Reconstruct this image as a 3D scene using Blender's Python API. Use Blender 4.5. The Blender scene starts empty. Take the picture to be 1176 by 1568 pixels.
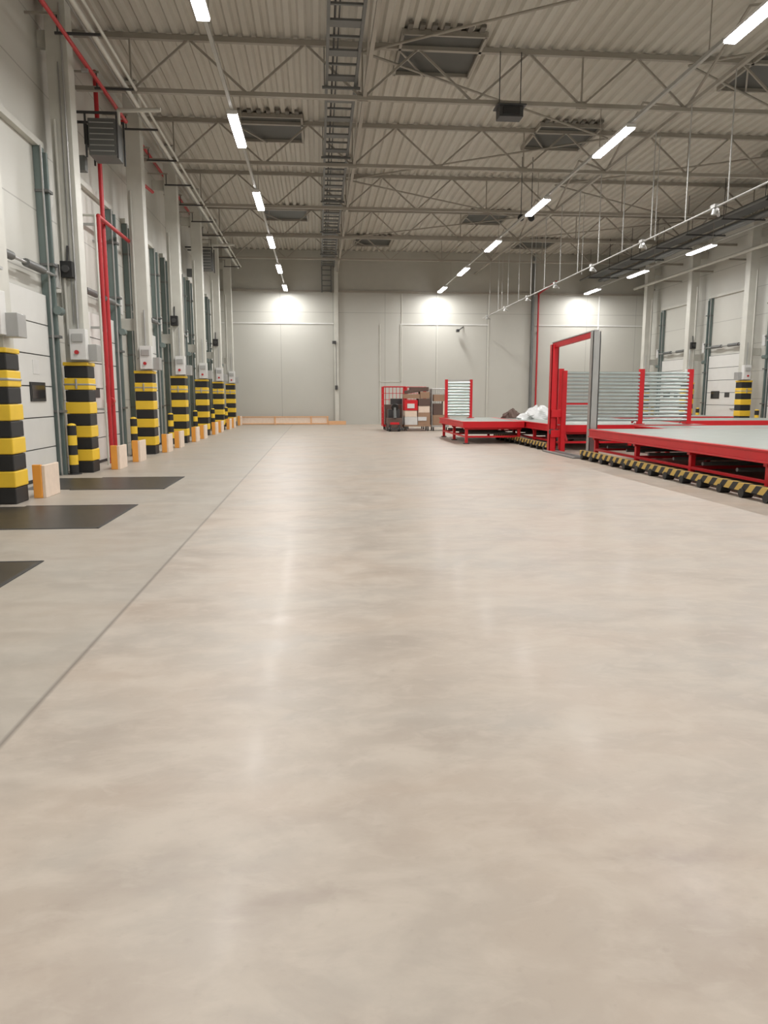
import bpy, math, random
from mathutils import Vector, Matrix
random.seed(7)
S = bpy.context.scene

# ---------------------------------------------------------------- materials
def new_mat(name):
    m = bpy.data.materials.new(name); m.use_nodes = True
    nt = m.node_tree
    return m, nt, nt.nodes['Principled BSDF']
def node(nt, t, **kw):
    n = nt.nodes.new(t)
    for k, v in kw.items(): setattr(n, k, v)
    return n
def math_n(nt, op, a, b=None, clamp=False):
    n = nt.nodes.new('ShaderNodeMath'); n.operation = op; n.use_clamp = clamp
    for i, x in enumerate((a, b)):
        if x is None: continue
        if isinstance(x, (int, float)): n.inputs[i].default_value = x
        else: nt.links.new(x, n.inputs[i])
    return n.outputs[0]
def mix_n(nt, fac, a, b):
    n = nt.nodes.new('ShaderNodeMix'); n.data_type = 'RGBA'
    for i, x in ((0, fac), (6, a), (7, b)):
        if isinstance(x, (int, float)): n.inputs[i].default_value = x
        elif isinstance(x, tuple): n.inputs[i].default_value = (*x[:3], 1)
        else: nt.links.new(x, n.inputs[i])
    return n.outputs[2]
def paint(name, col, rough=0.5, metal=0.0, var=0.12, scale=3.0, bump=0.0):
    m, nt, b = new_mat(name)
    tc = node(nt, 'ShaderNodeTexCoord')
    nz = node(nt, 'ShaderNodeTexNoise'); nz.inputs['Scale'].default_value = scale; nz.inputs['Detail'].default_value = 5
    nt.links.new(tc.outputs['Object'], nz.inputs['Vector'])
    lo = tuple(c*(1-var) for c in col); hi = tuple(min(1, c*(1+var)) for c in col)
    nt.links.new(mix_n(nt, nz.outputs['Fac'], lo, hi), b.inputs['Base Color'])
    b.inputs['Roughness'].default_value = rough; b.inputs['Metallic'].default_value = metal
    if bump:
        bp = node(nt, 'ShaderNodeBump'); bp.inputs['Strength'].default_value = bump
        nt.links.new(nz.outputs['Fac'], bp.inputs['Height']); nt.links.new(bp.outputs[0], b.inputs['Normal'])
    return m
def seam_mask(nt, coord, pitch, off, half):
    f = math_n(nt, 'FRACT', math_n(nt, 'DIVIDE', math_n(nt, 'ADD', coord, off+1000*pitch), pitch))
    d = math_n(nt, 'ABSOLUTE', math_n(nt, 'SUBTRACT', f, 0.5))
    return math_n(nt, 'LESS_THAN', d, half/pitch)
def panel_mat(name, col, h_axis, h_pitch, h_off, v_pitch, v_off, dark=0.6):
    m, nt, b = new_mat(name)
    tc = node(nt, 'ShaderNodeTexCoord'); sp = node(nt, 'ShaderNodeSeparateXYZ')
    nt.links.new(tc.outputs['Object'], sp.inputs[0])
    nz = node(nt, 'ShaderNodeTexNoise'); nz.inputs['Scale'].default_value = 0.5; nz.inputs['Detail'].default_value = 4
    nt.links.new(tc.outputs['Object'], nz.inputs['Vector'])
    base = mix_n(nt, nz.outputs['Fac'], tuple(c*.94 for c in col), tuple(min(1, c*1.05) for c in col))
    s1 = seam_mask(nt, sp.outputs[h_axis], h_pitch, h_off, 0.012)
    s2 = seam_mask(nt, sp.outputs[2], v_pitch, v_off, 0.012)
    s = math_n(nt, 'MAXIMUM', s1, s2)
    nt.links.new(mix_n(nt, math_n(nt, 'MULTIPLY', s, 0.8), base, tuple(c*dark for c in col)), b.inputs['Base Color'])
    b.inputs['Roughness'].default_value = 0.45
    return m
def emis(name, col, strength):
    m, nt, b = new_mat(name)
    b.inputs['Base Color'].default_value = (*col, 1)
    b.inputs['Emission Color'].default_value = (*col, 1); b.inputs['Emission Strength'].default_value = strength
    return m

M = {}
M['cream'] = paint('cream_paint', (.57, .565, .51), .45)
M['white'] = paint('white_paint', (.70, .70, .68), .4)
M['door'] = paint('door_panel_white', (.70, .70, .67), .4, var=.05)
M['steel'] = paint('beige_steel', (.33, .305, .26), .5)
M['galv'] = paint('galvanised', (.46, .46, .45), .38, .6)
M['galvd'] = paint('galvanised_dull', (.16, .165, .16), .5, .3)
M['rod'] = paint('rod_grey', (.42, .42, .40), .4, .2)
M['green'] = paint('grey_green_track', (.17, .215, .205), .4, .3)
M['red'] = paint('red_paint', (.62, .012, .02), .38, var=.15)
M['redp'] = paint('red_pipe', (.47, .02, .025), .4)
M['yellow'] = paint('hazard_yellow', (.86, .57, .04), .5)
M['orange'] = paint('orange_paint', (.86, .38, .07), .5)
M['wood'] = paint('pale_wood', (.80, .66, .54), .6, scale=8)
M['timber'] = paint('timber_rail', (.72, .42, .22), .6, scale=8)
M['black'] = paint('black_rubber', (.018, .018, .018), .55)
M['dark'] = paint('dark_grey', (.05, .05, .05), .5)
M['plate'] = paint('leveler_steel', (.05, .045, .04), .38, .2, var=.3)
M['deck'] = paint('deck_top', (.32, .35, .32), .4, .1)
M['roller'] = paint('roller_steel', (.50, .58, .57), .3, .7)
M['card'] = paint('cardboard', (.36, .23, .15), .8)
M['film'] = paint('plastic_film', (.70, .71, .71), .25, scale=9, bump=.5)
M['glass'] = paint('door_glass', (.03, .03, .03), .12)
M['hatch'] = paint('hatch_panel', (.07, .072, .064), .5)
M['tab'] = paint('hatch_tab', (.14, .13, .11), .5)
M['lamp'] = emis('lamp_diffuser', (1.0, .985, 1.0), 22)
M['brown'] = paint('brown_fabric', (.13, .085, .07), .8)
M['upper'] = paint('upper_wall_shade', (.40, .39, .34), .55, var=.06)  # darker wall colour, paints in the shade above the down-facing lamps

m, nt, b = new_mat('hazard_diagonal')
tc = node(nt, 'ShaderNodeTexCoord'); sp = node(nt, 'ShaderNodeSeparateXYZ'); nt.links.new(tc.outputs['Object'], sp.inputs[0])
sm = math_n(nt, 'ADD', math_n(nt, 'ADD', sp.outputs[1], sp.outputs[2]), sp.outputs[0])
fr = math_n(nt, 'FRACT', math_n(nt, 'DIVIDE', math_n(nt, 'ADD', sm, 100), 0.30))
nt.links.new(mix_n(nt, math_n(nt, 'LESS_THAN', fr, .5), (.02, .02, .02), (.62, .42, .10)), b.inputs['Base Color'])
b.inputs['Roughness'].default_value = .5; M['diag'] = m

# floor : polished concrete
m, nt, b = new_mat('polished_concrete')
tc = node(nt, 'ShaderNodeTexCoord'); sp = node(nt, 'ShaderNodeSeparateXYZ'); nt.links.new(tc.outputs['Object'], sp.inputs[0])
def noise(scale, detail=5, dist=0.0, rough=.5, vec=None):
    n = node(nt, 'ShaderNodeTexNoise'); n.inputs['Scale'].default_value = scale; n.inputs['Detail'].default_value = detail
    n.inputs['Distortion'].default_value = dist; n.inputs['Roughness'].default_value = rough
    nt.links.new(vec if vec else tc.outputs['Object'], n.inputs['Vector']); return n.outputs['Fac']
mp = node(nt, 'ShaderNodeMapping'); mp.inputs['Scale'].default_value = (.8, 1.25, 1); nt.links.new(tc.outputs['Object'], mp.inputs[0])
n1 = noise(.7, 3, .3, .5, mp.outputs[0]); n2 = noise(3.2, 7, .35, .6, mp.outputs[0]); n3 = noise(22, 4)
n4 = noise(1.5, 5, .6, .6, mp.outputs[0]); n5 = noise(7.0, 6, .5, .6, mp.outputs[0])
def ramp(x, lo, hi):
    r = node(nt, 'ShaderNodeMapRange'); r.interpolation_type = 'SMOOTHSTEP'
    r.inputs['From Min'].default_value = lo; r.inputs['From Max'].default_value = hi
    nt.links.new(x, r.inputs['Value']); return r.outputs[0]
c = mix_n(nt, ramp(n1, .32, .68), (.435, .360, .292), (.395, .355, .308))
c = mix_n(nt, math_n(nt, 'MULTIPLY', ramp(n2, .40, .66), .6), c, (.51, .450, .382))
c = mix_n(nt, math_n(nt, 'MULTIPLY', ramp(n4, .46, .68), .5), c, (.335, .280, .232))
c = mix_n(nt, math_n(nt, 'MULTIPLY', ramp(n5, .50, .70), .38), c, (.50, .44, .375))
c = mix_n(nt, math_n(nt, 'MULTIPLY', ramp(n3, .58, .8), .18), c, (.28, .235, .195))
gl = math_n(nt, 'LESS_THAN', sp.outputs[0], -1.4)
c = mix_n(nt, math_n(nt, 'MULTIPLY', gl, .35), c, (.34, .33, .29))
j1 = math_n(nt, 'SUBTRACT', 1, math_n(nt, 'DIVIDE', math_n(nt, 'ABSOLUTE', math_n(nt, 'ADD', sp.outputs[0], 1.4)), .022), True)
c = mix_n(nt, math_n(nt, 'MULTIPLY', j1, .75), c, (.15, .13, .11))
dx = math_n(nt, 'ADD', sp.outputs[0], -.9); dy = math_n(nt, 'SUBTRACT', sp.outputs[1], -2.6)
rr = math_n(nt, 'SQRT', math_n(nt, 'ADD', math_n(nt, 'MULTIPLY', dx, dx), math_n(nt, 'MULTIPLY', dy, dy)))
t1 = math_n(nt, 'SUBTRACT', 1, math_n(nt, 'DIVIDE', math_n(nt, 'ABSOLUTE', math_n(nt, 'SUBTRACT', rr, 4.75)), .07), True)
c = mix_n(nt, math_n(nt, 'MULTIPLY', t1, math_n(nt, 'MULTIPLY', ramp(n4, .35, .65), .25)), c, (.24, .19, .16))
nt.links.new(c, b.inputs['Base Color'])
nt.links.new(math_n(nt, 'ADD', math_n(nt, 'MULTIPLY', n2, .28), .30), b.inputs['Roughness'])
b.inputs['Specular IOR Level'].default_value = .38
b.inputs['Coat Weight'].default_value = .02; b.inputs['Coat Roughness'].default_value = .14
bp = node(nt, 'ShaderNodeBump'); bp.inputs['Strength'].default_value = .08; bp.inputs['Distance'].default_value = .02
nt.links.new(n2, bp.inputs['Height']); nt.links.new(bp.outputs[0], b.inputs['Normal'])
M['floor'] = m
M['wall_side'] = panel_mat('wall_panel_side', (.58, .575, .525), 1, 4.8, .4, 1.15, .3)
M['wall_back'] = panel_mat('wall_panel_back', (.50, .495, .45), 0, 2.82, .55, 12.0, -.0)
M['ceil'] = paint('corrugated_ceiling', (.50, .475, .415), .5, .0, var=.06)

# ---------------------------------------------------------------- mesh builder
class B:
    def __init__(s): s.v = []; s.f = []; s.m = []; s.sm = []; s.ms = []
    def mi(s, k):
        if k not in s.ms: s.ms.append(k)
        return s.ms.index(k)
    def add(s, vs, fs, k, smooth=False):
        o = len(s.v); s.v += [tuple(x) for x in vs]; i = s.mi(k)
        for f in fs: s.f.append([o+a for a in f]); s.m.append(i); s.sm.append(smooth)
    def box(s, x0, x1, y0, y1, z0, z1, k):
        x0, x1 = min(x0, x1), max(x0, x1); y0, y1 = min(y0, y1), max(y0, y1); z0, z1 = min(z0, z1), max(z0, z1)
        v = [(x0,y0,z0),(x1,y0,z0),(x1,y1,z0),(x0,y1,z0),(x0,y0,z1),(x1,y0,z1),(x1,y1,z1),(x0,y1,z1)]
        s.add(v, [(0,3,2,1),(4,5,6,7),(0,1,5,4),(1,2,6,5),(2,3,7,6),(3,0,4,7)], k)
    def cbox(s, cx, cy, cz, sx, sy, sz, k): s.box(cx-sx/2, cx+sx/2, cy-sy/2, cy+sy/2, cz-sz/2, cz+sz/2, k)
    def beam(s, p, q, w, h, k):
        p = Vector(p); q = Vector(q); d = (q-p).normalized()
        up = Vector((0,0,1)) if abs(d.z) < .9 else Vector((1,0,0))
        a = d.cross(up).normalized(); u = a.cross(d).normalized()
        v = []
        for e in (p, q):
            for i, j in ((-1,-1),(1,-1),(1,1),(-1,1)): v.append(e + a*(i*w/2) + u*(j*h/2))
        s.add(v, [(0,1,2,3),(7,6,5,4),(0,4,5,1),(1,5,6,2),(2,6,7,3),(3,7,4,0)], k)
    def cyl(s, p, q, r, k, n=10, r2=None):
        p = Vector(p); q = Vector(q); d = (q-p).normalized(); r2 = r if r2 is None else r2
        up = Vector((0,0,1)) if abs(d.z) < .9 else Vector((1,0,0))
        a = d.cross(up).normalized(); u = a.cross(d).normalized()
        v = []
        for e, R in ((p, r), (q, r2)):
            for i in range(n):
                t = 2*math.pi*i/n; v.append(e + a*(R*math.cos(t)) + u*(R*math.sin(t)))
        s.add(v, [(i, n+i, n+(i+1)%n, (i+1)%n) for i in range(n)], k, True)
        s.add(v[:n], [tuple(range(n))], k); s.add(v[n:], [tuple(range(n-1,-1,-1))], k)
    def tube(s, pts, r, k, n=10):
        for a, b_ in zip(pts[:-1], pts[1:]): s.cyl(a, b_, r, k, n)
        for a in pts[1:-1]: s.ball(a, r*1.15, k)
    def ball(s, c, r, k, n=10, h=6, sc=(1,1,1)):
        v = []; f = []
        for i in range(h+1):
            t = math.pi*i/h
            for j_ in range(n):
                p = 2*math.pi*j_/n
                v.append((c[0]+sc[0]*r*math.sin(t)*math.cos(p), c[1]+sc[1]*r*math.sin(t)*math.sin(p), c[2]+sc[2]*r*math.cos(t)))
        for i in range(h):
            for j_ in range(n): f.append((i*n+j_, (i+1)*n+j_, (i+1)*n+(j_+1)%n, i*n+(j_+1)%n))
        s.add(v, f, k, True)
    def done(s, name, bevel=0.0):
        me = bpy.data.meshes.new(name); me.from_pydata(s.v, [], s.f)
        for k in s.ms: me.materials.append(M[k])
        me.polygons.foreach_set('material_index', s.m); me.polygons.foreach_set('use_smooth', s.sm)
        me.update()
        o = bpy.data.objects.new(name, me); S.collection.objects.link(o)
        if bevel:
            bv = o.modifiers.new('bevel', 'BEVEL'); bv.width = bevel; bv.segments = 2; bv.limit_method = 'ANGLE'
        return o

# ---------------------------------------------------------------- shell
XL, XR, YN, YF, H = -5.1, 18.3, -12.0, 41.1, 9.2
b = B(); b.box(XL-.3, XR+.3, YN-.3, YF+.3, -.25, 0, 'floor'); b.done('floor')
b = B(); b.box(XL-.3, XL, YN-.3, YF+.3, 0, H+.3, 'wall_side'); b.done('wall_left')
b = B(); b.box(XR, XR+.3, YN-.3, YF+.3, 0, H+.3, 'wall_side'); b.done('wall_right')
b = B(); b.box(XL, XR, YF, YF+.3, 0, H+.3, 'wall_back'); b.box(XL, XR, YF-.05, YF, 7.1, H, 'upper'); b.done('wall_back')  # upper sheet carries the painted shade above lamp height
b = B(); b.box(XL, XR, YN-.3, YN, 0, H+.3, 'wall_back'); b.done('wall_front')
b = B(); pitch = .30; x = XL; prof = []
while x < XR:
    prof += [(x, H), (x+.11, H), (x+.16, H+.06), (x+.25, H+.06)]
    x += pitch
prof.append((x, H))
vs = [(px, YN, pz) for px, pz in prof] + [(px, YF+.1, pz) for px, pz in prof]; n = len(prof)
b.add(vs, [(i, n+i, n+i+1, i+1) for i in range(n-1)], 'ceil')
b.box(XL-.3, XR+.3, YN-.3, YF+.3, H+.3, H+.4, 'ceil')
b.done('ceiling')

# ---------------------------------------------------------------- roof trusses
ZB = 8.05
for k in range(-4, 6):
    Y = 17.6 + 4.85*k
    if Y > YF-.3 or Y < YN+.5: continue
    b = B()
    b.box(XL, XR, Y-.05, Y+.05, ZB-.04, ZB+.05, 'steel')
    b.box(XL, XR, Y-.05, Y+.05, H-.12, H-.01, 'steel')
    x = 1.07-2.5*3
    nodes = []
    while x < XR+2.5: nodes.append(x); x += 2.5
    for i, xa in enumerate(nodes):
        if XL < xa < XR:
            if i % 2: b.beam((xa, Y, ZB), (xa, Y, H-.08), .035, .035, 'steel')
            if xa+1.25 < XR: b.beam((xa, Y, ZB), (xa+1.25, Y, H-.08), .045, .045, 'steel')
            if xa-1.25 > XL: b.beam((xa, Y, ZB), (xa-1.25, Y, H-.08), .045, .045, 'steel')
            if i % 2: b.cbox(xa, Y, ZB+.02, .24, .03, .16, 'steel')
    b.done('roof_truss')
for X in (1.12, 8.57, 16.07):
    b = B()
    b.box(X-.04, X+.04, YN, YF-.06, ZB+.02, ZB+.10, 'steel')
    Y = 17.6-4.85*6
    while Y < YF:
        for a, c_ in ((Y, Y+2.42), (Y+4.85, Y+2.42)):
            if YN < a < YF-.1 and YN < c_ < YF-.1: b.beam((X, a, ZB+.05), (X, c_, H-.1), .045, .045, 'steel')
        Y += 4.85
    b.done('longitudinal_roof_brace')
b = B()
for i in range(-4, 5):
    Y = 17.6+4.85*i
    if Y < YN or Y+4.85 > YF: continue
    for xa, xb in ((1.07, 8.57), (8.57, 16.07)):
        if i % 2: xa, xb = xb, xa
        b.cyl((xa, Y, H-.2), (xb, Y+4.85, H-.2), .03, 'steel', 8)
b.done('roof_wind_bracing')

for X, Y in ((2.8,17.9),(11,18.1),(-1.25,22.9),(7.3,22.9),(15.2,23),(-1.25,33),(7.3,33),(2.8,38.2),(11,38.2),(2.8,8),(11,8),(-1.2,3),(7.3,3)):
    b = B(); w, l = .9, 1.0; z0 = H-.22
    b.box(X-w, X+w, Y-l, Y+l, H-.04, H-.005, 'hatch')
    for s_ in (-1, 1):
        b.box(X+s_*w-.03, X+s_*w+.03, Y-l-.04, Y+l+.04, z0+.1, H-.01, 'steel')
        b.box(X-w, X+w, Y+s_*l-.03, Y+s_*l+.03, z0+.1, H-.01, 'steel')
    for i in range(7):
        xx = X-w+.13+i*(2*w-.26)/6
        b.box(xx-.055, xx+.055, Y-l-.32, Y-l-.08, H-.06, H-.005, 'tab')
    b.beam((X-w, Y-.3, H-.13), (X-w*.2, Y+l, H-.13), .04, .03, 'steel')
    b.done('smoke_vent_hatch')

# ---------------------------------------------------------------- luminaires
ZL = 7.0
for X in (-1.62, 6.54, 14.6):
    b = B(); b.box(X-.03, X+.03, YN+.5, 40.9, ZL+.10, ZL+.16, 'rod')
    Y = 17.6-4.85*6
    while Y < YF-1:
        if Y > YN+.6: b.cyl((X, Y, ZL+.15), (X, Y, ZB), .01, 'steel', 6)
        Y += 4.85
    b.done('light_mounting_rail')
    for k in range(-4, 6):
        Y = 11.15+5.66*k
        if Y < YN+1: continue
        b = B()
        b.box(X-.10, X+.10, Y-.98, Y+.98, ZL+.05, ZL+.10, 'white')
        b.box(X-.09, X+.09, Y-.96, Y+.96, ZL, ZL+.05, 'lamp')
        b.box(X-.10, X+.10, Y-.99, Y-.965, ZL+.02, ZL+.09, 'white'); b.box(X-.10, X+.10, Y+.965, Y+.99, ZL+.02, ZL+.09, 'white')
        o = b.done('linear_led_luminaire')
        ld = bpy.data.lights.new('led_light', 'AREA'); ld.shape = 'RECTANGLE'; ld.size = .17; ld.size_y = 1.9
        ld.energy = 165; ld.color = (1, .98, .955)
        lo = bpy.data.objects.new('led_light', ld); S.collection.objects.link(lo)
        lo.location = (X, Y, ZL-.012); lo.parent = o

# ---------------------------------------------------------------- cable ladder
b = B(); X0, X1, Z = .28, .92, 8.35
for X in (X0, X1): b.box(X-.03, X+.03, YN+.2, 40.84, Z-.06, Z+.06, 'galvd')
Y = YN+.5
while Y < 40.8:
    b.box(X0, X1, Y-.13, Y+.13, Z-.03, Z+.01, 'galvd'); b.box(X0, X1, Y+.5, Y+.55, Z-.03, Z+.01, 'galvd'); Y += 1.2
b.cyl((X0+.12, YN+.3, Z+.03), (X0+.12, 40.8, Z+.03), .02, 'dark', 6)
b.cyl((X0+.2, YN+.3, Z+.03), (X0+.2, 40.8, Z+.03), .015, 'dark', 6)
Y = 17.6-4.85*6
while Y < YF:
    if Y > YN+.3:
        for X in (X0-.05, X1+.05): b.cyl((X, Y, Z-.1), (X, Y, H-.1), .012, 'galvd', 6)
        b.box(X0-.1, X1+.1, Y-.03, Y+.03, Z-.12, Z-.07, 'galvd')
    Y += 4.85
for X in (X0, X1-.15): b.box(X-.03, X+.03, 40.78, 40.84, 7.0, Z, 'galvd')
for i in range(5): b.box(X0, X1-.15, 40.78, 40.84, 7.05+i*.27, 7.1+i*.27, 'galvd')
b.done('cable_ladder_tray')

# ---------------------------------------------------------------- dock side walls
GY = [1.0, 5.8, 10.95, 15.4, 20.2, 25.0, 29.8, 34.6, 39.4]
def side(sgn, wallx):
    def P(d): return wallx + sgn*d
    for gi, gy in enumerate(GY):
        if sgn < 0 and gy < 20: continue
        off = {2: .62, 3: .38}.get(gi, .58) if sgn > 0 else .60
        cx = P(off)
        b = B()
        b.box(cx-.19, cx+.19, gy-.18, gy+.18, 0, H-.02, 'cream')
        b.box(P(0), cx, gy-.06, gy+.06, 3.2, 3.5, 'cream'); b.box(P(0), cx, gy-.06, gy+.06, 7.9, 8.2, 'cream')
        if gi in (2, 3):
            b.cyl((cx+sgn*.1, gy-.21, 2.9), (cx+sgn*.1, gy-.21, 8.6), .018, 'galv', 8)
            b.cyl((cx+sgn*.02, gy-.21, 2.9), (cx+sgn*.02, gy-.21, 7.6), .013, 'galv', 8)
        b.cyl((cx-sgn*.1, gy-.22, 2.5), (cx-sgn*.1, gy-.22, 6.6), .03, 'cream', 8)
        b.done('steel_column', .012)
        b = B(); n_ = 9; hh = 2.1/n_
        for i in range(n_):
            k = 'black' if i % 2 == 0 else 'yellow'; e = .235 if k == 'yellow' else .225
            b.box(cx-e, cx+e, gy-e, gy+e, i*hh+(.0 if i == 0 else .004), (i+1)*hh-.004, k)
        b.box(cx-.24, cx+.24, gy-.24, gy+.24, 2.1, 2.17, 'yellow')
        b.box(cx-.245, cx+.245, gy-.245, gy+.245, 1.72, 1.76, 'galv')
        b.box(cx-.02, cx+.02, gy-.27, gy-.24, 1.65, 1.85, 'galv')
        b.done('striped_column_guard', .02)
        b = B(); bx = P(.40); by = gy-.75
        if gi == 3: bx = P(.32); by = gy-.5
        for i in range(5):
            b.cyl((bx, by, i*.19), (bx, by, (i+1)*.19), .085, 'yellow' if i % 2 else 'black', 14)
        b.ball((bx, by, .95), .085, 'yellow', 14, 8, (1, 1, .5))
        b.cyl((bx, by, 0), (bx, by, .015), .14, 'dark', 14)
        b.done('striped_bollard')
        for dy in ((.42,) if gy < 14 else (.4, 2.2)):
            b = B(); gx = P(.84 if gi != 3 else .78); y0 = gy+dy
            b.box(gx, gx+sgn*.13, y0, y0+.06, 0, .50, 'orange')
            b.box(gx+sgn*.13, gx+sgn*.18, y0+.01, y0+.62, 0, .49, 'wood')
            b.box(gx, gx+sgn*.13, y0+.06, y0+.62, 0, .42, 'orange')
            b.done('wheel_guide_block', .008)
        b = B(); zc = 2.62 if gi == 2 else 2.5
        b.cbox(cx+sgn*.12, gy-.30, zc, .3, .2, .58, 'white'); b.cbox(cx+sgn*.12, gy-.42, zc+.12, .2, .04, .15, 'galv')
        b.cbox(cx+sgn*.32, gy-.1, zc-.15, .22, .3, .32, 'galv')
        b.cyl((cx+sgn*.1, gy-.41, zc-.15), (cx+sgn*.1, gy-.45, zc-.15), .04, 'redp', 12)
        b.cyl((cx+sgn*.1, gy-.25, zc+.3), (cx+sgn*.1, gy-.25, zc+1.2), .02, 'galv', 8)
        b.done('dock_control_box', .012)
        if gi % 2:
            b = B(); q = cx-sgn*.02
            b.box(q-.11, q+.11, gy-.36, gy-.2, 3.75, 4.05, 'black'); b.cyl((q, gy-.36, 3.9), (q, gy-.42, 3.9), .07, 'dark', 12)
            b.cyl((q, gy-.26, 4.05), (q, gy-.2, 4.35), .02, 'dark', 8)
            b.done('dock_signal_lamp', .01)
    for gi in range(len(GY)-1):
        yc = (GY[gi]+GY[gi+1])/2
        if sgn < 0 and yc < 22: continue
        b = B(); w = 1.5
        for i in range(6):
            b.box(P(.02), P(.08), yc-w, yc+w, .02+i*.56, .02+(i+1)*.56-.02, 'door')
        b.box(P(.005), P(.03), yc-w, yc+w, 0, 3.38, 'dark')
        b.box(P(.08), P(.10), yc-w, yc+w, 0, .06, 'black')
        yy = yc+.75
        b.box(P(.08), P(.10), yy-.36, yy+.36, 1.42, 1.76, 'black'); b.box(P(.10), P(.105), yy-.31, yy+.31, 1.47, 1.71, 'glass')
        b.box(P(.08), P(.09), yc-.45, yc-.05, 1.48, 1.68, 'dark')
        b.box(P(.08), P(.13), yc-.9, yc-.6, .95, 1.0, 'galv')
        b.box(P(.08), P(.087), yc+.6, yc+.9, 1.9, 2.15, 'white')
        b.done('dock_sectional_door', .006)
        b = B()
        for s_ in (-1, 1):
            yy = yc+s_*(w+.14)
            b.box(P(.005), P(.14), yy-.10, yy+.10, 0, 6.0, 'green')
            b.box(P(.14), P(.22), yy-.03, yy+.03, 0, 5.9, 'green')
            b.box(P(.14), P(.17), yy-.13, yy-.10, 0, 6.0, 'galv')
            for z in (1.2, 2.6, 3.9, 5.2): b.box(P(.005), P(.25), yy-.12, yy+.12, z, z+.05, 'galvd')
            b.cyl((P(.26), yy-.1, 3.1), (P(.26), yy+.1, 3.1), .08, 'green', 12)
        b.box(P(.005), P(.12), yc-w-.3, yc+w+.3, 6.0, 6.12, 'cream')
        b.cyl((P(.2), yc-w-.25, 3.75), (P(.2), yc+w+.25, 3.75), .028, 'galv', 10)
        for s_ in (-1, 1): b.cyl((P(.2), yc+s_*.3, 3.75), (P(.2), yc+s_*1.1, 3.75), .07, 'galvd', 12)
        b.box(P(0.005), P(.2), yc+w+.3, yc+w+.5, 3.55, 4.0, 'white')
        b.done('door_lift_track', .004)
    if sgn > 0:
        b = B()
        for dx_, z, r, k in ((1.12, 8.0, .05, 'cream'), (1.27, 8.05, .03, 'cream'), (.98, 8.1, .03, 'galv')):
            b.cyl((P(dx_), YN+.2, z), (P(dx_), 39.6, z), r, k, 12)
        Y = 2.8
        while Y < 39:
            b.box(P(.5), P(1.3), Y-.02, Y+.02, 7.90, 7.94, 'dark'); b.cyl((P(.55), Y, 7.92), (P(.55), Y, 8.25), .015, 'dark', 6); b.box(P(0), P(.6), Y-.015, Y+.015, 8.22, 8.26, 'steel'); Y += 2.4
        b.done('wall_pipe_run')
        X = P(.25)
        b = B(); b.cyl((P(.12), YN+.2, 8.7), (P(.12), 33, 8.7), .045, 'redp', 12)
        for Y in (4, 9, 14, 19, 24, 29): b.box(P(0.001), P(.12), Y-.02, Y+.02, 8.6, 8.64, 'galv')
        b.done('red_sprinkler_main')
        b = B(); b.tube([(P(.88), YN+.2, 7.62), (P(.88), 18.2, 7.62), (P(.34), 18.2, 7.62)], .036, 'redp', 12)
        for gy in GY:
            if gy < 18: b.box(P(.76), P(.88), gy-.03, gy+.03, 7.53, 7.58, 'galv')
        b.done('red_hydrant_line')
        b = B(); b.tube([(X, 18.2, 0.0), (X, 18.2, 8.62), (P(.18), 18.2, 8.62)], .05, 'redp', 12)
        b.cyl((X, 18.1, 1.4), (X, 17.95, 1.4), .09, 'redp', 14); b.cyl((X, 18.2, 0), (X, 18.2, .03), .11, 'redp', 14)
        for z in (1.2, 3, 5, 7): b.box(P(0.001), X, 18.17, 18.23, z, z+.05, 'galv')
        b.done('red_riser_pipe')
        b = B(); b.tube([(X+.12, 17.4, 0), (X+.12, 17.4, 5.4), (X+.12, 20.9, 5.4), (X+.12, 20.9, 7.2), (X+.12, 23.2, 7.4)], .045, 'redp', 12)
        b.cyl((X+.12, 17.4, 0), (X+.12, 17.4, .03), .09, 'redp', 14)
        for z in (1.2, 3, 5.2): b.box(P(0.001), X+.12, 17.37, 17.43, z, z+.05, 'galv')
        b.done('red_riser_pipe')
        b = B(); b.tube([(X+.18, 16.9, .0), (X+.18, 16.9, 5.3), (P(0.001), 16.9, 5.3)], .025, 'cream', 10); b.done('white_riser_pipe')
        b = B(); b.tube([(P(.86), 10.62, 2.95), (P(.86), 10.62, 7.56)], .022, 'redp', 10); b.box(P(.80), P(.87), 10.61, 10.8, 3.2, 3.24, 'galv'); b.box(P(.80), P(.87), 10.61, 10.8, 6, 6.04, 'galv'); b.done('red_riser_pipe')
        for Y in (17.0, 30.9):
            b = B(); z = 6.45
            b.box(P(.45), P(1.0), Y-.3, Y+.3, z, z+.72, 'galvd')
            for i in range(6): b.box(P(.48), P(.97), Y-.33, Y-.3, z+.07+i*.11, z+.09+i*.11, 'rod')
            b.box(P(.37), P(.44), Y-.32, Y-.1, z+.2, z+.6, 'black')
            for yy in (-.29, .29): b.box(P(0.001), P(1.05), Y+yy-.025, Y+yy+.025, z+.8, z+.85, 'dark')
            for xx in (.4, 1.03):
                for yy in (-.29, .29): b.box(P(xx)-.02, P(xx)+.02, Y+yy-.02, Y+yy+.02, z-.05, z+.85, 'dark')
            b.box(P(0.001), P(.3), Y-.1, Y+.1, z-.25, z+.05, 'galvd')
            b.cyl((P(1.0), Y, z+.98), (P(1.9), Y-.1, z+.98), .045, 'cream', 10); b.cyl((P(1.0), Y, z+.7), (P(1.0), Y, z+.98), .045, 'cream', 10)
            b.done('wall_air_heater', .01)
    else:
        b = B()
        b.cyl((P(.9), 10, 7.35), (P(.9), 40.6, 7.35), .07, 'cream', 12)
        for Y in (22, 25, 28, 31, 34, 37, 40): b.box(P(0.001), P(.95), Y-.03, Y+.03, 7.2, 7.27, 'steel')
        b.done('wall_pipe_run')
side(1, XL); side(-1, XR)

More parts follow.
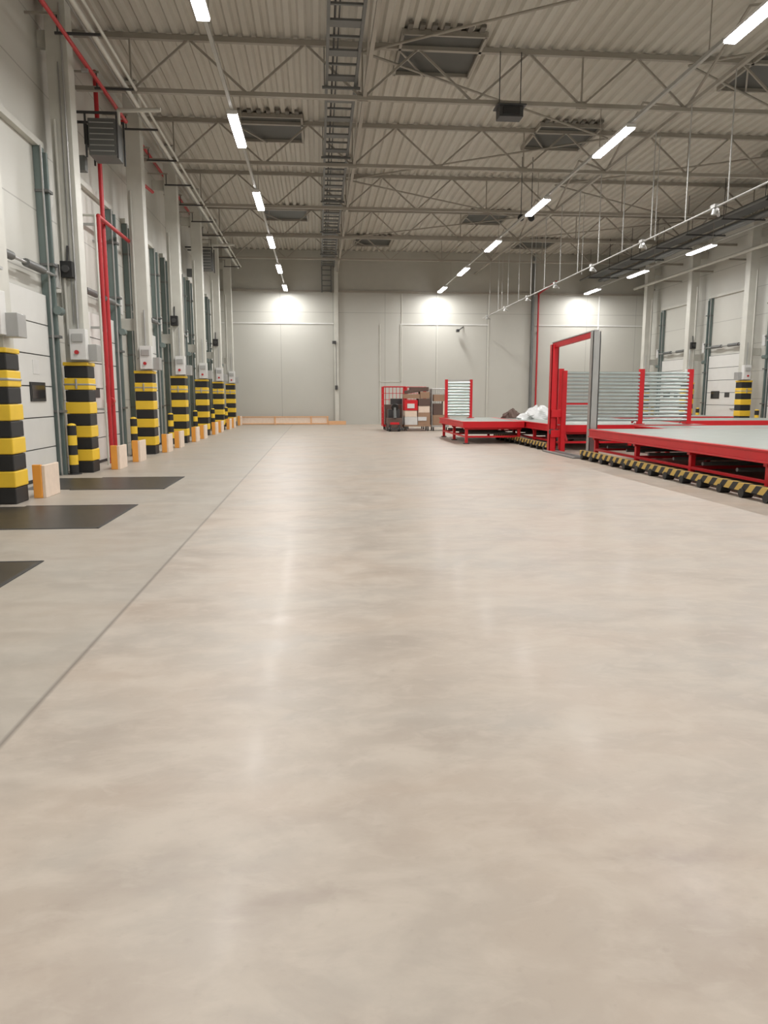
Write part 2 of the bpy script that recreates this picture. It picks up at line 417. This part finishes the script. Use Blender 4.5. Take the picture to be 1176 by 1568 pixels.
for y0 in (5.05, 8.67, 12.35):
    b = B(); b.box(-4.05, -2.57, y0, y0+1.83, 0, .006, 'plate')
    b.box(-4.05, -2.55, y0-.03, y0, 0, .008, 'dark'); b.box(-4.05, -2.55, y0+1.83, y0+1.86, 0, .008, 'dark'); b.box(-2.57, -2.54, y0-.03, y0+1.86, 0, .008, 'dark')
    b.box(-4.82, -4.05, y0+.05, y0+1.78, 0, .006, 'plate')
    b.done('dock_leveller_plate')

# ---------------------------------------------------------------- back wall details
b = B(); b.box(.92, 1.14, YF-.22, YF, 0, H-.02, 'cream'); b.box(.88, 1.18, YF-.24, YF, 0, .12, 'galv'); b.done('steel_column', .01)
b = B(); b.box(11.78, 11.90, YF-.2, YF, 0, H-.02, 'galvd'); b.done('steel_column', .01)
b = B(); b.box(XL, .88, YF-.04, YF, 5.38, 5.43, 'white'); b.box(4.5, 9.4, YF-.04, YF, 5.38, 5.43, 'white'); b.box(12, XR, YF-.04, YF, 5.38, 5.43, 'white'); b.done('trim_1')
b = B()
for X in (4.6, 6.55, 9.4): b.box(X-.03, X+.03, YF-.03, YF, 0, 7.0, 'cream')
b.box(15.6, 15.66, YF-.03, YF, 3, 7, 'white'); b.done('trim_2')
b = B(); b.box(XL, XR, YF-.12, YF, 7.05, 7.15, 'steel'); b.done('trim_3')
b = B(); b.tube([(12.15, YF-.12, .3), (12.15, YF-.12, 7.1), (12.15, 38, 7.3)], .05, 'redp', 12); b.box(12.1, 12.2, YF-.12, YF-.001, 2, 2.05, 'galv'); b.box(12.1, 12.2, YF-.12, YF-.001, 5, 5.05, 'galv'); b.done('red_sprinkler_drop')
b = B()
b.box(3.38, 3.43, YF-.04, YF, 0, 5.4, 'cream'); b.box(4.50, 4.55, YF-.04, YF, 0, 5.4, 'cream'); b.box(3.43, 4.50, YF-.02, YF, .02, 2.3, 'wall_back')
b.box(3.38, 4.55, YF-.04, YF, 2.3, 2.34, 'cream'); b.box(3.5, 3.62, YF-.07, YF-.02, 1.05, 1.09, 'dark'); b.done('door_1', .004)
b = B()
for z0, z1 in ((.02, .08), (.40, .45)): b.box(-4.3, .55, YF-.36, YF-.30, z0, z1, 'timber')
for x in (-4.3, -2.35, -.4, .5): b.box(x-.04, x+.04, YF-.40, YF-.28, 0, .46, 'timber')
b.box(.55, 1.5, YF-.5, YF-.42, 0, .2, 'timber'); b.box(-4.2, .5, YF-.33, YF-.31, .08, .4, 'wood')
b.done('low_timber_barrier', .006)
b = B(); b.cbox(1.0, YF-.3, 2.0, .14, .14, .22, 'dark'); b.cbox(.9, YF-.28, 4.4, .2, .1, .16, 'dark'); b.cyl((1.0, YF-.24, 2.1), (1.0, YF-.24, 4.4), .012, 'galvd', 6); b.done('wall_switch_box', .006)
b = B(); b.cyl((8.0, YF-.001, 5.3), (7.7, YF-.4, 5.1), .03, 'dark', 8); b.cbox(7.6, YF-.5, 5.05, .14, .3, .14, 'dark'); b.cyl((7.6, YF-.65, 5.05), (7.6, YF-.7, 5.05), .06, 'glass', 12); b.done('security_camera')

# ---------------------------------------------------------------- ceiling services
b = B()
b.box(4.12, 4.66, 17.35, 17.7, 7.70, 7.93, 'dark'); b.box(4.2, 4.58, 17.32, 17.35, 7.74, 7.89, 'black')
for x in (4.15, 4.63): b.cyl((x, 17.52, 7.93), (x, 17.52, H-.1), .012, 'dark', 6)
b.box(4.06, 4.72, 17.3, 17.75, 7.93, 7.96, 'dark')
b.done('ceiling_air_circulator', .01)
b = B()
for x in (6.7, 7.05):
    b.ball((x, 24.9, 7.3), .11, 'black', 12, 8); b.cyl((x, 24.9, 7.3), (x, 24.9, H-.02), .012, 'dark', 6)
b.done('dome_camera_pair')
b = B(); X = 14.7
b.box(X, X+.5, 8, 40.5, 7.86, 7.92, 'dark'); b.box(X-.02, X, 8, 40.5, 7.86, 8.0, 'dark'); b.box(X+.5, X+.52, 8, 40.5, 7.86, 8.0, 'dark')
for dx_, r in ((.8, .09), (1.05, .06), (-.3, .05)): b.cyl((X+dx_, 8, 7.8), (X+dx_, 40.8, 7.8), r, 'galvd', 12)
Y = 8.0
while Y < 40: b.box(X-.4, X+1.2, Y-.03, Y+.03, 7.68, 7.73, 'dark'); b.cyl((X-.35, Y, 7.7), (X-.35, Y, H-.05), .012, 'dark', 6); b.cyl((X+1.15, Y, 7.7), (X+1.15, Y, H-.05), .012, 'dark', 6); Y += 2.6
b.done('overhead_duct_run')
b = B(); X = 8.5; Z = 5.5
b.cyl((X, 4, Z), (X, 38.5, Z), .02, 'rod', 10)
b.cyl((X+.12, 4, Z+.05), (X+.12, 38.5, Z+.05), .01, 'galv', 8)
Y = 8.2; i = 0
while Y < 38.4:
    b.cyl((X, Y, Z), (X, Y, ZB), .014, 'rod', 8)
    if i % 3 == 0: b.cyl((X+.25, Y+.3, Z), (X+.25, Y+.3, ZB), .01, 'rod', 8)
    if i % 2 == 0:
        b.cyl((X, Y+.5, Z-.03), (X, Y+.5, Z-.15), .045, 'rod', 12, .075); b.cbox(X, Y+.5, Z+.02, .1, .18, .07, 'rod')
        b.cyl((X-.05, Y+.3, Z-.08), (X+.2, Y+.7, Z-.12), .03, 'galv', 10)
    Y += 1.8; i += 1
b.done('overhead_power_rail')

# ---------------------------------------------------------------- conveyor decks
def deck(x0, x1, y0, y1, ztop=.72, name='red_platform_conveyor'):
    b = B(); t = .2
    b.box(x0, x0+.06, y0, y1, ztop-t, ztop, 'red'); b.box(x1-.06, x1, y0, y1, ztop-t, ztop, 'red')
    b.box(x0+.06, x1-.06, y0, y0+.06, ztop-t, ztop, 'red'); b.box(x0+.06, x1-.06, y1-.06, y1, ztop-t, ztop, 'red')
    b.box(x0-.03, x0, y0, y1, ztop-.03, ztop, 'red'); b.box(x0-.03, x0, y0, y1, ztop-t, ztop-t+.03, 'red')
    ny = max(2, round((y1-y0)/1.2)); nx = max(1, round((x1-x0)/2.0))
    for i in range(ny):
        for j_ in range(nx):
            xa = x0+.07+j_*(x1-x0-.14)/nx; xb = x0+.07+(j_+1)*(x1-x0-.14)/nx-.012
            ya = y0+.07+i*(y1-y0-.14)/ny; yb = y0+.07+(i+1)*(y1-y0-.14)/ny-.012
            b.box(xa, xb, ya, yb, ztop-.05, ztop+.004, 'deck')
    nl = max(2, round((y1-y0)/2.3)+1)
    for i in range(nl):
        y = y0+.15+i*(y1-y0-.3)/(nl-1)
        b.box(x0+.06, x1-.06, y-.05, y+.05, ztop-t-.06, ztop-t+.04, 'red')
        nlx = max(2, round((x1-x0)/1.8)+1)
        for j_ in range(nlx):
            x = x0+.14+j_*(x1-x0-.28)/(nlx-1)
            b.box(x-.045, x+.045, y-.045, y+.045, .03, ztop-t, 'red')
            b.box(x-.09, x+.09, y-.09, y+.09, 0, .03, 'dark')
            if j_ < nlx-1:
                xn = x+(x1-x0-.28)/(nlx-1); b.box(x, xn, y-.025, y+.025, .2, .26, 'red')
    b.box(x0+.1, x0+.16, y0+.1, y1-.1, .2, .25, 'red'); b.box(x1-.16, x1-.1, y0+.1, y1-.1, .2, .25, 'red')
    k = y0+.6
    while k < y1-.4:
        b.cyl((x0+.2, k, .32), (x1-.2, k, .32), .035, 'galvd', 10); k += 1.1
    return b.done(name, .004)
deck(6.62, 13.2, 1.0, 17.7)
deck(8.6, 13.2, 17.75, 19.6)
deck(6.65, 11.0, 20.25, 28.0)
deck(4.6, 6.60, 23.4, 28.0)
deck(12.3, 16.6, 23.6, 26.6)
deck(12.3, 16.6, 28.5, 31.0)

def guard(y0, y1, X=6.38):
    b = B()
    b.box(X-.05, X+.05, y0, y1, .10, .22, 'diag')
    b.box(X+.05, X+.10, y0, y1, .06, .20, 'dark')
    y = y0+.2
    while y < y1:
        b.cyl((X-.07, y, .07), (X+.10, y, .07), .07, 'black', 14); b.box(X-.04, X+.04, y-.05, y+.05, .04, .11, 'dark')
        y += .62
    b.done('hazard_striped_floor_rail', .004)
guard(1.0, 17.5); guard(20.2, 26.5)
b = B(); b.box(6.2, 6.55, 17.6, 20.1, 0, .02, 'galvd'); b.box(6.22, 6.26, 17.6, 20.1, .02, .05, 'galv'); b.box(6.49, 6.53, 17.6, 20.1, .02, .05, 'galv'); b.done('gate_floor_track')

b = B()
def channel(b, cx, cy, z0, z1, w, d, k):
    b.box(cx-w/2, cx+w/2, cy-d/2, cy-d/2+.02, z0, z1, k); b.box(cx-w/2, cx-w/2+.03, cy-d/2, cy+d/2, z0, z1, k); b.box(cx+w/2-.03, cx+w/2, cy-d/2, cy+d/2, z0, z1, k)
channel(b, 6.42, 20.0, .02, 2.9, .2, .18, 'red'); b.box(6.37, 6.47, 19.96, 20.1, .02, 2.85, 'galv')
channel(b, 6.78, 17.95, .02, 3.08, .2, .18, 'galv'); b.box(6.72, 6.84, 17.9, 18.05, .02, 3.0, 'galvd')
b.beam((6.42, 20.05, 2.87), (6.78, 17.9, 3.02), .10, .13, 'red'); b.beam((6.42, 20.05, 2.95), (6.78, 17.9, 3.10), .14, .03, 'galv')
b.box(6.6, 6.72, 19.75, 19.87, .02, 2.2, 'red')
b.box(6.3, 6.62, 19.85, 20.15, 0, .03, 'red'); b.box(6.62, 6.94, 17.8, 18.1, 0, .03, 'galvd')
b.beam((6.55, 19.95, 1.15), (6.78, 19.8, .3), .06, .06, 'red')
b.box(6.35, 6.7, 19.8, 20.05, .95, 1.15, 'red'); b.box(6.35, 6.7, 19.85, 19.95, .4, .6, 'red')
for x in (6.38, 6.52): b.cyl((x, 19.92, .55), (x, 19.88, .55), .08, 'dark', 14)
b.box(6.86, 6.90, 17.9, 17.98, .5, 2.9, 'galvd')
b.done('red_lift_gate_frame', .006)

def rack(x0, x1, y, z0, z1, nb, posts, pw=.05):
    b = B()
    for x in posts:
        b.box(x-pw, x+pw, y-.05, y+.05, z0, z1+.08, 'red'); b.box(x-.12, x+.12, y-.1, y+.1, z0, z0+.02, 'red')
    for i in range(nb):
        z = z0+.12+i*(z1-z0-.16)/(nb-1)
        for a, c_ in zip(posts[:-1], posts[1:]): b.cyl((a+pw, y-.03, z), (c_-pw, y-.03, z), .04, 'roller', 10)
    return b
b = rack(6.9, 10.9, 20.6, .73, 2.2, 14, [6.82, 9.17, 10.62], .07)
for x in (6.82, 9.17, 10.62): b.beam((x, 20.6, 1.1), (x, 21.1, .76), .05, .05, 'red')
b.box(6.82, 7.9, 20.54, 20.6, 1.25, 1.33, 'red')
b.done('roller_tube_rack')
b = rack(4.65, 5.6, 27.2, .73, 2.05, 12, [4.7, 5.62])
b.box(4.7, 5.62, 27.17, 27.23, 2.08, 2.12, 'galv'); b.done('roller_tube_rack')

def heap(cx, cy, z0, rx, ry, rz, k, seed):
    rnd = random.Random(seed); b = B(); n, h = 28, 12; v = []; f = []
    ph = [rnd.uniform(0, 6.28) for _ in range(8)]
    for i in range(h+1):
        t = (math.pi/2)*i/h
        for j_ in range(n):
            p = 2*math.pi*j_/n
            w = 1+.16*math.sin(3*p+ph[0]+t*2)+.11*math.sin(7*p+ph[1]-t*5)+.07*math.sin(12*p+ph[2]+7*t)
            zz = math.cos(t)*(1+.25*math.sin(2*p+ph[3])+.12*math.sin(5*p+ph[4]+6*t))
            if i == 0: zz = 1.0
            v.append((cx+rx*math.sin(t)*w*math.cos(p), cy+ry*math.sin(t)*w*math.sin(p), z0+rz*max(0, zz)))
    for i in range(h):
        for j_ in range(n): f.append((i*n+j_, (i+1)*n+j_, (i+1)*n+(j_+1)%n, i*n+(j_+1)%n))
    b.add(v, f, k); b.add(v[-n:], [tuple(range(n-1, -1, -1))], k)
    return b
heap(7.7, 25.6, .726, .65, .5, .38, 'film', 3).done('plastic_film_heap')
heap(8.9, 26.6, .726, .4, .35, .22, 'film', 5).done('plastic_film_heap')
heap(7.1, 26.8, .726, .35, .3, .28, 'brown', 9).done('folded_strap_pile')

# ---------------------------------------------------------------- carts in the distance
def cage(b, x0, x1, y0, y1, h, k, bars=6, r=.018):
    for x in (x0, x1):
        for y in (y0, y1): b.cyl((x, y, .16), (x, y, h), r*1.3, k, 8)
    for z in (.22, h):
        for y in (y0, y1): b.cyl((x0, y, z), (x1, y, z), r, k, 8)
        for x in (x0, x1): b.cyl((x, y0, z), (x, y1, z), r, k, 8)
    for i in range(1, bars):
        z = .22+(h-.22)*i/bars
        b.cyl((x0, y1, z), (x1, y1, z), r*.6, k, 6)
        for x in (x0, x1): b.cyl((x, y0, z), (x, y1, z), r*.6, k, 6)
        xx = x0+(x1-x0)*i/bars; b.cyl((xx, y1, .22), (xx, y1, h), r*.6, k, 6)
        yy = y0+(y1-y0)*i/bars
        for x in (x0, x1): b.cyl((x, yy, .22), (x, yy, h), r*.6, k, 6)
    b.box(x0, x1, y0, y1, .16, .21, k)
    for x in (x0+.08, x1-.08):
        for y in (y0+.08, y1-.08):
            b.cyl((x-.02, y, .07), (x+.02, y, .07), .07, 'black', 12); b.box(x-.03, x+.03, y-.02, y+.02, .1, .17, 'galvd')
b = B(); cage(b, 2.95, 3.95, 33.7, 34.5, 1.95, 'red', 6, .022)
b.box(3.05, 3.85, 33.8, 34.4, .21, 1.15, 'brown'); b.box(3.3, 3.85, 33.78, 34.2, 1.16, 1.42, 'dark')
b.done('red_roll_cage')
b = B(); x0 = 3.02; y0 = 32.2
b.box(x0+.02, x0+.62, y0+.1, y0+1.1, .14, .58, 'brown'); b.box(x0+.06, x0+.58, y0+.55, y0+1.05, .58, .95, 'dark')
b.beam((x0+.31, y0+.1, .55), (x0+.31, y0+.28, 1.0), .26, .1, 'galvd'); b.cyl((x0+.31, y0+.16, 1.04), (x0+.31, y0+.2, 1.06), .16, 'black', 18)
for x in (x0, x0+.52): b.cyl((x, y0+.85, .16), (x+.1, y0+.85, .16), .16, 'black', 18)
b.cyl((x0+.05, y0+.12, .14), (x0+.13, y0+.12, .14), .14, 'black', 16); b.cyl((x0+.45, y0+.12, .14), (x0+.53, y0+.12, .14), .14, 'black', 16)
b.box(x0-.06, x0+.7, y0, y0+.08, .06, .15, 'dark')
for x in (x0+.09, x0+.49): b.cyl((x, y0+.1, .14), (x, y0-.01, .14), .05, 'white', 12)
b.box(x0+.1, x0+.5, y0+.085, y0+.1, .3, .4, 'red')
b.done('floor_scrubber_machine', .03)
b = B(); x0, x1, y0, y1 = 3.78, 4.98, 32.7, 33.55
b.box(x0, x1, y0, y1, .2, .27, 'card')
for x in (x0+.12, x1-.12):
    for y in (y0+.12, y1-.12): b.cyl((x-.02, y, .1), (x+.02, y, .1), .1, 'black', 14); b.box(x-.03, x+.03, y-.03, y+.03, .12, .2, 'dark')
b.tube([(x0+.02, y1, .25), (x0+.02, y1, 1.5), (x1-.02, y1, 1.5), (x1-.02, y1, .25)], .02, 'galv', 8)
b.box(x0+.03, x0+.6, y0+.03, y1-.08, .27, .62, 'white'); b.box(x0+.04, x0+.58, y0+.05, y1-.08, .625, .9, 'wood')
b.box(x0+.62, x1-.03, y0+.05, y1-.06, .27, .80, 'card'); b.box(x0+.64, x1-.05, y0+.08, y1-.1, .805, 1.1, 'wood')
b.box(x0+.02, x0+.6, y0+.02, y1-.1, .905, 1.36, 'red'); b.box(x0+.14, x0+.46, y0, y0+.02, 1.0, 1.2, 'white')
b.box(x0+.64, x1-.04, y0+.05, y1-.08, 1.105, 1.42, 'brown')
b.box(x0+.0, x0+.7, y0+.08, y1-.1, 1.43, 1.62, 'card'); b.box(x0+.72, x1-.06, y0+.1, y1-.1, 1.43, 1.72, 'card')
b.beam((x0+.1, y0+.3, 1.70), (x0+.7, y0+.4, 1.80), .5, .14, 'brown'); b.box(x0+.3, x1-.1, y0+.1, y1-.12, 1.74, 1.93, 'brown')
b.box(x0+.62, x1-.2, y0+.0, y0+.05, .45, .62, 'film')
b.done('loaded_platform_trolley', .02)
b = B(); cage(b, 5.05, 5.8, 32.9, 33.6, 1.85, 'galv', 8)
b.box(5.1, 5.75, 32.95, 33.5, .21, .7, 'card'); b.box(5.12, 5.55, 32.97, 33.5, .71, 1.2, 'brown'); b.box(5.56, 5.74, 32.97, 33.4, .71, 1.3, 'wood')
b.box(5.14, 5.7, 33.0, 33.5, 1.31, 1.6, 'card')
b.done('wire_roll_cage')
b = B(); cage(b, 4.1, 5.0, 34.5, 35.3, 1.95, 'red', 6); b.box(4.2, 4.9, 34.6, 35.2, .21, 1.3, 'card'); b.done('red_roll_cage')

# ---------------------------------------------------------------- camera / world / view
cam = bpy.data.cameras.new('camera'); co = bpy.data.objects.new('camera', cam); S.collection.objects.link(co)
cam.sensor_fit = 'VERTICAL'; cam.sensor_height = 36; cam.sensor_width = 27; cam.lens = 1153/1600*36; cam.clip_end = 200
psi = math.radians(5.04); th = math.radians(8.87)
R = Vector((math.cos(psi), -math.sin(psi), 0)); F = Vector((math.sin(psi)*math.cos(th), math.cos(psi)*math.cos(th), -math.sin(th))); U = R.cross(F)
mw = Matrix((R, U, -F)).transposed().to_4x4(); mw.translation = Vector((0, 0, 1.5)); co.matrix_world = mw
S.camera = co
w = bpy.data.worlds.new('world'); S.world = w; w.use_nodes = True
w.node_tree.nodes['Background'].inputs[0].default_value = (.5, .5, .5, 1); w.node_tree.nodes['Background'].inputs[1].default_value = .05
S.view_settings.view_transform = 'Standard'; S.view_settings.look = 'None'; S.view_settings.exposure = 0.0
